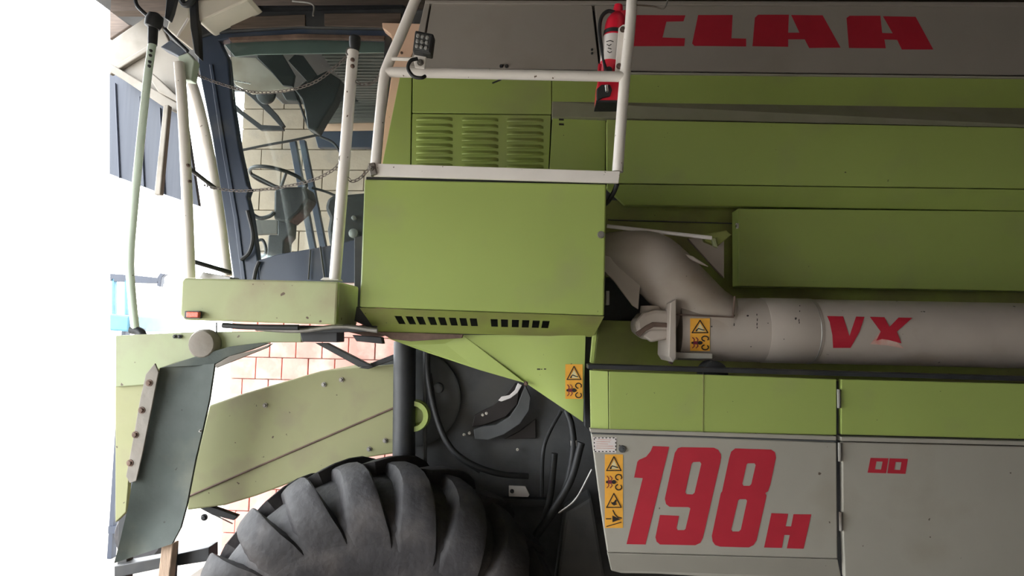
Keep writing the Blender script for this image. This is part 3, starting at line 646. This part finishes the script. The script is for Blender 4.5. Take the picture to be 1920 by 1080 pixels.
panel('corner_plate', [(300, 88), (320, 74), (330, 82), (350, 96), (336, 106), (318, 96)], 1.2, .1, CABF, cabf, .006)
gp = panel('side_window', [(432, 76), (560, 68), (720, 72), (717, 140), (700, 330), (684, 470), (600, 480), (484, 490), (464, 352), (446, 260), (434, 150)], YC+.03, .006, GLASS, cabf, 0)
panel('door_lower', [(484, 488), (520, 477), (610, 462), (690, 444), (690, 530), (487, 530)], YC-.01, .06, CABF, cabf)
tube('door_gas_strut', [(582, 468, YC-.03), (578, 524, YC-.03)], .006, BLACK, cabf, 6)
tube('door_gas_strut', [(600, 462, YC-.03), (608, 522, YC-.03)], .007, DARKG, cabf, 6)
tube('door_hose', [(464, 395, YC-.03), (474, 440, YC-.03), (468, 472, YC-.03), (452, 487, YC-.03)], .014, RUBBER, cabf, 8)
tube('door_hose', [(486, 490, YC-.03), (480, 505, YC-.03), (476, 524, YC-.03)], .014, RUBBER, cabf, 8)
# cab interior
sw = MB(); c = P(522, 335, 1.55); rxx = 57/ppm(1.55); ax = Vector((.12, .18, 1)).normalized(); u = ax.orthogonal().normalized(); w = ax.cross(u)
sw.tube([c+(u*math.cos(a)+w*math.sin(a))*rxx*.92 for a in [2*math.pi*i/32 for i in range(33)]], .014, 8)
for a in (.4, 2.5, 4.6): sw.tube([c+Vector((.02, 0, -.08)), c+(u*math.cos(a)+w*math.sin(a))*rxx*.92], .011, 6)
sw.build('steering_wheel', SEAT, cabf, smooth=True)
panel('steering_console', [(513, 356), (530, 350), (572, 349), (578, 372), (560, 398), (544, 412), (541, 416), (528, 416), (512, 411)], 1.50, .20, SEAT, cabf, .02)
panel('steering_pedestal', [(520, 412), (542, 414), (540, 442), (532, 452), (530, 500), (498, 500), (503, 440), (520, 440)], 1.52, .16, SEAT, cabf, .01)
tube('wiring_loop', [(468, 388, 1.5), (474, 402, 1.5), (488, 409, 1.5), (506, 405, 1.5), (514, 398, 1.5)], .016, SEAT, cabf, 8)
panel('floor_mat_panel', [(474, 412), (520, 412), (520, 438), (478, 440)], 1.75, .05, LINER, cabf, .006)
tube('cup_ring', [(480, 452, 1.7), (492, 450, 1.7), (498, 462, 1.7), (498, 475, 1.7), (490, 482, 1.7)], .012, SEAT, cabf, 8)
st = panel('operator_seat', [(612, 372), (622, 366), (690, 360), (690, 470), (616, 462), (612, 430), (616, 408), (608, 390)], 1.45, .45, SEAT, cabf, .03)
disc('seat_knob', 662, 437, 1.42, .035, .05, STEEL, st)
disc('seat_knob', 663, 408, 1.42, .018, .05, STEEL, st)
# far side of cab
YF = 2.40
panel('far_pillar', [(541, 262), (553, 262), (592, 470), (580, 470)], YF, .05, CABF, cabf)
panel('far_pillar', [(560, 262), (571, 262), (611, 462), (599, 464)], YF, .05, CABF, cabf)
panel('far_rail', [(588, 246), (722, 244), (722, 277), (596, 276)], YF, .06, CABF, cabf)
panel('far_rail_strip', [(598, 229), (722, 226), (722, 244), (592, 246)], YF-.01, .05, BEIGE, cabf)
ln = panel('rear_liner', [(556, 98), (724, 96), (724, 227), (606, 230), (588, 170)], YF-.05, .04, LINER, cabf)
for i in range(19):
    y = 102+i*6.6; x0 = 560+max(0, (y-100))*.36
    tube('liner_rib', [(x0+4, y+2, YF-.052), (722, y, YF-.052)], .007, LINER, ln, 6, False)
panel('window_reflection_band', [(416, 78), (560, 70), (722, 73), (722, 98), (600, 100), (480, 102), (440, 106)], 1.06, .012, REFLECT, cabf, .003)  # glass reflection put in as a lighter solid strip
panel('sun_visor', [(484, 88), (498, 78), (512, 84), (528, 100), (552, 140), (548, 162), (530, 160), (508, 134), (482, 108)], 1.15, .03, VISOR, cabf)
panel('sun_visor', [(540, 114), (552, 102), (568, 104), (594, 140), (588, 146), (575, 152)], 1.30, .03, VISOR, cabf)
panel('head_console', [(552, 168), (572, 152), (612, 132), (640, 150), (626, 190), (604, 225), (592, 247), (576, 240), (572, 210), (566, 186)], 1.45, .12, VISOR, cabf, .01)
panel('cream_reflection', [(428, 106), (480, 108), (510, 136), (532, 160), (548, 166), (470, 174), (440, 158), (431, 138)], 1.36, .04, CREAM, cabf)  # pale window reflection built as a solid cream panel
panel('wiper_arm', [(436, 148), (446, 152), (480, 172), (520, 215), (534, 236), (528, 240), (505, 215), (470, 182), (436, 156)], 1.85, .03, SEAT, cabf)
panel('wiper_arm', [(442, 196), (452, 206), (490, 234), (530, 236), (532, 244), (488, 244), (444, 210)], 1.88, .03, SEAT, cabf)
disc('mirror_back', 497, 176, 1.6, .075, .03, VISOR, cabf)
panel('radio_box', [(524, 168), (552, 168), (560, 190), (536, 188)], 1.6, .08, VISOR, cabf, .008)
tube('antenna_bar', [(518, 166, 1.5), (550, 166, 1.5)], .007, CHROME, cabf, 6)
tube('antenna_bar', [(424, 148, 1.2), (470, 157, 1.2)], .004, CHROME, cabf, 6)
for q in ([(452, 282, 1.7), (500, 272, 1.7), (545, 264, 1.7), (600, 252, 1.7)], [(600, 256, 1.7), (625, 268, 1.7), (640, 292, 1.7), (646, 320, 1.7)], [(585, 352, 1.6), (612, 360, 1.6), (640, 372, 1.6)], [(560, 190, 1.6), (580, 240, 1.65), (600, 255, 1.7)]):
    tube('cab_cable', q, .010, SEAT, cabf, 6)
# beige rear corner of cab
panel('cab_corner', [(716, 42), (790, 44), (778, 90), (752, 148), (718, 330), (709, 330), (722, 220), (734, 140), (736, 78), (732, 64), (717, 52)], .88, .08, BEIGE, CH, .006)
for x, y in ((753, 99), (712, 222)): bolt(x, y, .875, CH, .006, RUST)

# --- front wheel
TC = P(681, 1284, 0.02); TY = .30; TR = .80
prof = [(-.30, .40), (-.345, .46), (-.365, .58), (-.35, .68), (-.30, .745), (-.22, .785), (-.12, .805), (0, .812)]
prof = prof+[(-h, r) for h, r in reversed(prof[:-1])]
m = MB(); n = 72; tc = Vector((TC.x, TY, TC.z)); V = []; TS = 1.15; prof = [(h, r*TS) for h, r in prof]
for (h, r) in prof:
    for k in range(n):
        a = 2*math.pi*k/n; V.append(tc+Vector((r*math.sin(a), h, r*math.cos(a))))
q = len(prof); m.add(V, [(i*n+k, i*n+(k+1) % n, (i+1)*n+(k+1) % n, (i+1)*n+k) for i in range(q-1) for k in range(n)])
tyre = m.build('front_tyre', TYRE, CH, smooth=True)
m = MB(); m.lathe([(-.22, .02), (-.22, .18), (-.14, .30), (-.18, .38), (-.30, .41), (.30, .41), (.2, .2)], tc, (0, 1, 0), 40); m.build('wheel_rim', GREEN_F, tyre, smooth=True)
# lug: runs from the tread centre over the shoulder onto the sidewall
half = [(.03, .812), (-.05, .811), (-.12, .803), (-.19, .792), (-.25, .774), (-.30, .745), (-.335, .705), (-.355, .655), (-.366, .600), (-.366, .53), (-.352, .46)]
half = [(h, r*TS) for h, r in half]
def lug(side):
    V = []; Fc = []; N_ = len(half); hts = [.064, .076, .084, .084, .076, .060, .038, .015, -.002, -.012, -.014]
    cross = [(-1.05, -.10), (-.78, .62), (-.66, .80), (-.35, .92), (.10, 1.0), (.52, 1.06), (.60, 1.0), (.70, -.10)]; K = len(cross)
    for i, (h, r) in enumerate(half):
        s = i/(N_-1); th = .40*(s**.75); hw = .078+.062*min(1, s*1.5)
        a = half[max(i-1, 0)]; b = half[min(i+1, N_-1)]; t = Vector((b[0]-a[0], b[1]-a[1])).normalized(); nrm = Vector((t.y, -t.x))
        if nrm.x > 0 or (i < 4 and nrm.y < 0): nrm = -nrm
        bl = 0
        for u, q in cross:
            q = q*(1-bl)+bl*(.5*math.cos(math.pi*min(1, abs(u+.1)/.92))+.5-.06)
            hh = hts[i]*q if q > 0 else -.012*(1-.7*bl)
            hy = h+nrm.x*hh; rr = r+nrm.y*hh; ang = th+u*hw/max(r, .75)
            V.append(Vector((rr*math.sin(ang), hy*side, rr*math.cos(ang))))
    for i in range(N_-1):
        for k in range(K-1): Fc.append((i*K+k, i*K+k+1, (i+1)*K+k+1, (i+1)*K+k))
    Fc += [tuple(range(K-1, -1, -1)), tuple((N_-1)*K+k for k in range(K))]
    return V, Fc
NL = 20
for side, ph in ((1, 0.0), (-1, .5)):
    V, Fc = lug(side); o = mk('tread_lug', [v+tc for v in V], Fc, TYRE, tyre, smooth=True); o.modifiers.new('e', 'EDGE_SPLIT').split_angle = .55; off = WO[o.name]-tc
    for k in range(NL):
        if k: c = o.copy(); COL.objects.link(c); c.parent = tyre
        else: c = o
        a = 2*math.pi*(k+ph)/NL+.06; R = Matrix.Rotation(a, 3, 'Y'); c.rotation_euler = (0, a, 0); c.location = tc+R @ off-WO[tyre.name]

# ================================================================== chains on the entrance
def chain(name, pts, label):
    path = spline([P(*p) for p in pts], 40); m = MB(); acc = 0; step = .021; last = path[0]; i = 0
    for a, b in zip(path, path[1:]):
        acc += (b-a).length
        if acc >= step:
            acc = 0; d = (b-a).normalized(); sd = d.cross(Vector((0, 1, 0) if i % 2 else (0, .7, .7))).normalized(); i += 1
            m.tube([b+d*math.cos(t)*.0150+sd*math.sin(t)*.0065 for t in [2*math.pi*k/8 for k in range(9)]], .0024, 5, cap=False)
    return tag(m.build(name, IRON, None, smooth=True), label, 'chain', 'safety chains at the cab entrance')
chain('safety_chain', [(357, 136, .20), (410, 156, .16), (470, 172, .10), (530, 171, .05), (590, 154, .0), (640, 116, -.03), (655, 98, -.04)], 'upper slack steel chain across the cab entrance to the capped white post')
chain('safety_chain', [(376, 344, .22), (400, 352, .19), (450, 358, .14), (520, 352, .08), (585, 338, .02), (625, 318, -.02), (642, 298, -.04)], 'lower slack steel chain across the cab entrance at steering wheel height')
chain('safety_chain', [(664, 150, -.03), (678, 158, -.02), (700, 154, -.02), (714, 138, -.01)], 'short upper chain between the capped white post and the hand rail')
chain('safety_chain', [(650, 330, -.03), (660, 340, -.02), (676, 333, -.02), (692, 316, -.03)], 'short lower chain between the capped white post and the toe board')

# ================================================================== fire extinguisher
ec = P(1150, 138, .10); FE = empty('fire_extinguisher', (ec.x, .10, P(1145, 190, .10).z))
tag(FE, 'red fire extinguisher with white label and black hose on the white hand rail', 'fire extinguisher')
top = P(1158, 24, .10); bot = P(1142, 150, .10); axd = (top-bot).normalized(); H = (top-bot).length; ER = .057
m = MB(); m.lathe([(0, ER*.9), (.012, ER), (H*.80, ER), (H*.88, ER*.92), (H*.95, ER*.66), (H, ER*.4)], bot, axd, 32); m.build('cylinder', EXT, FE, smooth=True)
m = MB(); m.lathe([(H*.24, ER+.0015), (H*.62, ER+.0015)], bot, axd, 32)
lb = m.build('label', LABEL, FE, smooth=True); lsurf = cylsurf(bot, axd, ER+.002)
decal('label_print', lsurf, [(INK, stroke([(1137, 78), (1144, 76), (1150, 78)], 1.6)+stroke([(1138, 83), (1142, 86), (1146, 83)], 1.5)+stroke([(1140, 90), (1146, 92)], 1.6)+stroke([(1139, 96), (1143, 99), (1147, 97)], 1.4))], lb, 1)
m = MB(); m.lathe([(H*.645, ER+.003), (H*.70, ER+.003)], bot, axd, 32); m.build('strap', RUBBER, FE, smooth=True)
m = MB(); m.lathe([(H, .022), (H+.015, .026), (H+.04, .022)], bot, axd, 16); m.build('valve', EXT, FE, smooth=True)
m = MB(); m.prism([(1160, 20), (1178, 17), (1194, 20), (1194, 25), (1176, 27), (1170, 42), (1160, 40)], .08, .03); m.build('handle', EXT, FE, bevel=.004)
tube('hose', [(1154, 24, .09), (1140, 21, .085), (1128, 32, .085), (1124, 55, .085), (1127, 85, .08), (1132, 110, .07), (1136, 134, .05), (1137, 150, .05)], .010, RUBBER, FE, 12)
m = MB(); m.prism([(1121, 150), (1162, 150), (1166, 158), (1162, 190), (1118, 190), (1120, 160)], .04, .12); cr = m.build('cradle', EXT, FE, bevel=.008)
m = MB(); m.prism([(1119, 166), (1128, 158), (1144, 158), (1148, 168), (1144, 180), (1130, 183), (1119, 189)], .028, .03); m.build('nozzle_clip', RUBBER, cr, bevel=.005)
m = MB(); m.prism([(1118, 188), (1163, 188), (1163, 192), (1118, 192)], .035, .13); m.build('cradle_foot', RUBBER, cr)
m = MB(); m.tube([P(1137, 160, .015), P(1138, 172, .015)], .009, 10); m.build('nozzle', CHROME, cr, smooth=True)
m = MB(); m.prism([(1122, 118), (1134, 122), (1134, 150), (1121, 150)], .07, .04); m.build('clamp', EXT, FE, bevel=.004)
m = MB(); m.lathe([(0, .016), (.02, .018)], P(1142, 130, .02), (0, 1, 0), 14); m.build('clamp_screw', RUBBER, FE)

# ================================================================== crop header on the left
hb = P(300, 1000, .4); hb.z = 0
HD = empty('crop_header', hb); tag(HD, 'faded green crop header with dark hanging flap in front of the feeder house', 'header')
slab('top_plate', [(216, 629), (375, 622), (566, 621), (565, 642), (505, 642), (440, 650), (395, 664), (330, 681), (298, 692), (270, 722), (216, 726)], .42, .05, GREEN_H, HD, .006)
slab('side_sheet', [(216, 722), (280, 700), (262, 760), (250, 830), (241, 900), (236, 960), (216, 980)], .44, .03, FEED, HD)
V = [];Fc = []
fl_l = [(300, 690), (286, 740), (268, 810), (252, 880), (240, 950), (226, 1010), (214, 1056)]
fl_r = [(402, 682), (392, 750), (378, 812), (366, 862), (350, 945), (338, 990), (322, 1020)]
nc = 6
for j, (a, b) in enumerate(zip(fl_l, fl_r)):
    for i in range(nc+1):
        u = i/nc; V.append(P(a[0]*(1-u)+b[0]*u, a[1]*(1-u)+b[1]*u, .34+.03*math.sin(u*3)+.012*math.sin(j*1.3+u*4)))
n1 = len(V); V += [v+Vector((0, .018, 0)) for v in V]; R_ = len(fl_l)
for j in range(R_-1):
    for i in range(nc):
        a = j*(nc+1)+i; k4 = (a, a+1, a+nc+2, a+nc+1); Fc += [k4, tuple(n1+k for k in reversed(k4))]
ring = list(range(nc+1))+[j*(nc+1)+nc for j in range(1, R_)]+[(R_-1)*(nc+1)+i for i in range(nc-1, -1, -1)]+[j*(nc+1) for j in range(R_-2, 0, -1)]
for i in range(len(ring)): a, b = ring[i], ring[(i+1) % len(ring)]; Fc.append((a, b, n1+b, n1+a))
fl = mk('hanging_flap', V, Fc, GREEN_U, HD, smooth=True); fl.modifiers.new('e', 'EDGE_SPLIT').split_angle = .7
slab('flap_top', [(300, 690), (330, 680), (380, 664), (430, 650), (485, 643), (505, 643), (470, 656), (425, 670), (402, 684)], .36, .03, GREEN_U, fl)
slab('curl_edge', [(402, 684), (430, 668), (480, 655), (510, 644), (500, 652), (440, 676), (405, 690)], .34, .02, STRIP, fl, .003)
ss = slab('clamp_strip', [(290, 681), (297, 698), (283, 770), (267, 850), (255, 902), (243, 906), (236, 893), (248, 830), (262, 750), (273, 702)], .31, .012, STRIP, fl, .003)
for x, y in ((280, 718), (266, 769), (254, 815), (244, 868)): bolt(x, y, .31, ss, .013, RUST)
for x, y in ((376, 808),): bolt(x, y, .33, fl, .005)
m = MB(); cc = P(382, 645, .38); m.lathe([(-.035, .01), (-.034, .045), (-.028, .072), (-.01, .084), (.03, .086)], cc, (0, 1, 0), 18); m.build('dirty_cap', STRIP, HD, smooth=True)
for x, y in ((328, 631), (337, 631)): bolt(x, y, .41, HD, .008, BLACK)
tube('wire_stub', [(406, 604, .40), (406, 624, .40)], .004, BLACK, HD, 6)
slab('black_beam', [(214, 1062), (300, 1046), (392, 1026), (392, 1052), (300, 1066), (214, 1084)], .50, .10, BLACK, HD)
slab('beam_hanger', [(318, 1018), (330, 1016), (326, 1100), (312, 1100)], .465, .03, BLACK, HD)
slab('support_leg', [(222, 960), (240, 955), (236, 1120), (218, 1120)], .55, .06, BLACK, HD)
wp_ = MB(); a = P(311, 1024, .38); wp_.add([(a.x-.035, .395, a.z), (a.x+.03, .395, a.z+.01), (a.x+.03, .455, a.z+.01), (a.x-.035, .455, a.z), (a.x-.12, .395, 0), (a.x-.05, .395, 0), (a.x-.05, .455, 0), (a.x-.12, .455, 0)], [(0, 1, 2, 3), (7, 6, 5, 4), (0, 4, 5, 1), (1, 5, 6, 2), (2, 6, 7, 3), (3, 7, 4, 0)])
tag(wp_.build('wooden_prop', WOOD, None, bevel=.006), 'weathered wooden post propping up the header flap beside the tyre', 'post')

# ================================================================== trailer out in the yard
tb = P(235, 620, 3.6); tb.z = -.02
TL = empty('farm_trailer', tb); tag(TL, 'pale blue farm trailer standing in the bright yard beyond the header', 'trailer')
slab('body', [(204, 588), (243, 592), (241, 622), (204, 620)], 3.6, .9, BLUE, TL, .02)
slab('cross_beam', [(206, 513), (252, 516), (298, 521), (300, 531), (250, 530), (206, 527)], 3.7, .10, DOORM, TL)
slab('beam_bracket', [(300, 512), (310, 514), (303, 520), (300, 538), (294, 536), (294, 521)], 3.7, .06, DOORM, TL)
slab('front_post', [(233, 525), (238, 525), (238, 590), (233, 590)], 3.7, .05, BLUE, TL)
slab('front_post', [(209, 522), (214, 522), (214, 590), (209, 590)], 3.7, .05, BLUE, TL)
bz = P(210, 620, 3.6).z
for px in (285,):
    c = P(px, 620, 3.7); m = MB(); r = .30; m.lathe([(.02, r*.02), (.02, r*.5), (-.02, r*.55), (-.02, r*.9), (.02, r), (.16, r), (.2, r*.9)], Vector((c.x, 3.7, r-.02)), (0, 1, 0), 28); m.build('wheel', TYRE, TL, smooth=True)
xa, xb = P(206, 620, 3.6).x, P(300, 620, 3.6).x
m = MB(); m.box((xa, 3.78, .26), (xb, 3.88, .34))
for x in (xa, P(236, 620, 3.6).x): m.box((x, 3.79, .30), (x+.05, 3.87, bz+.03)); m.box((x, 3.79, -.02), (x+.05, 3.87, .30))
m.build('axle_frame', DOORM, TL)
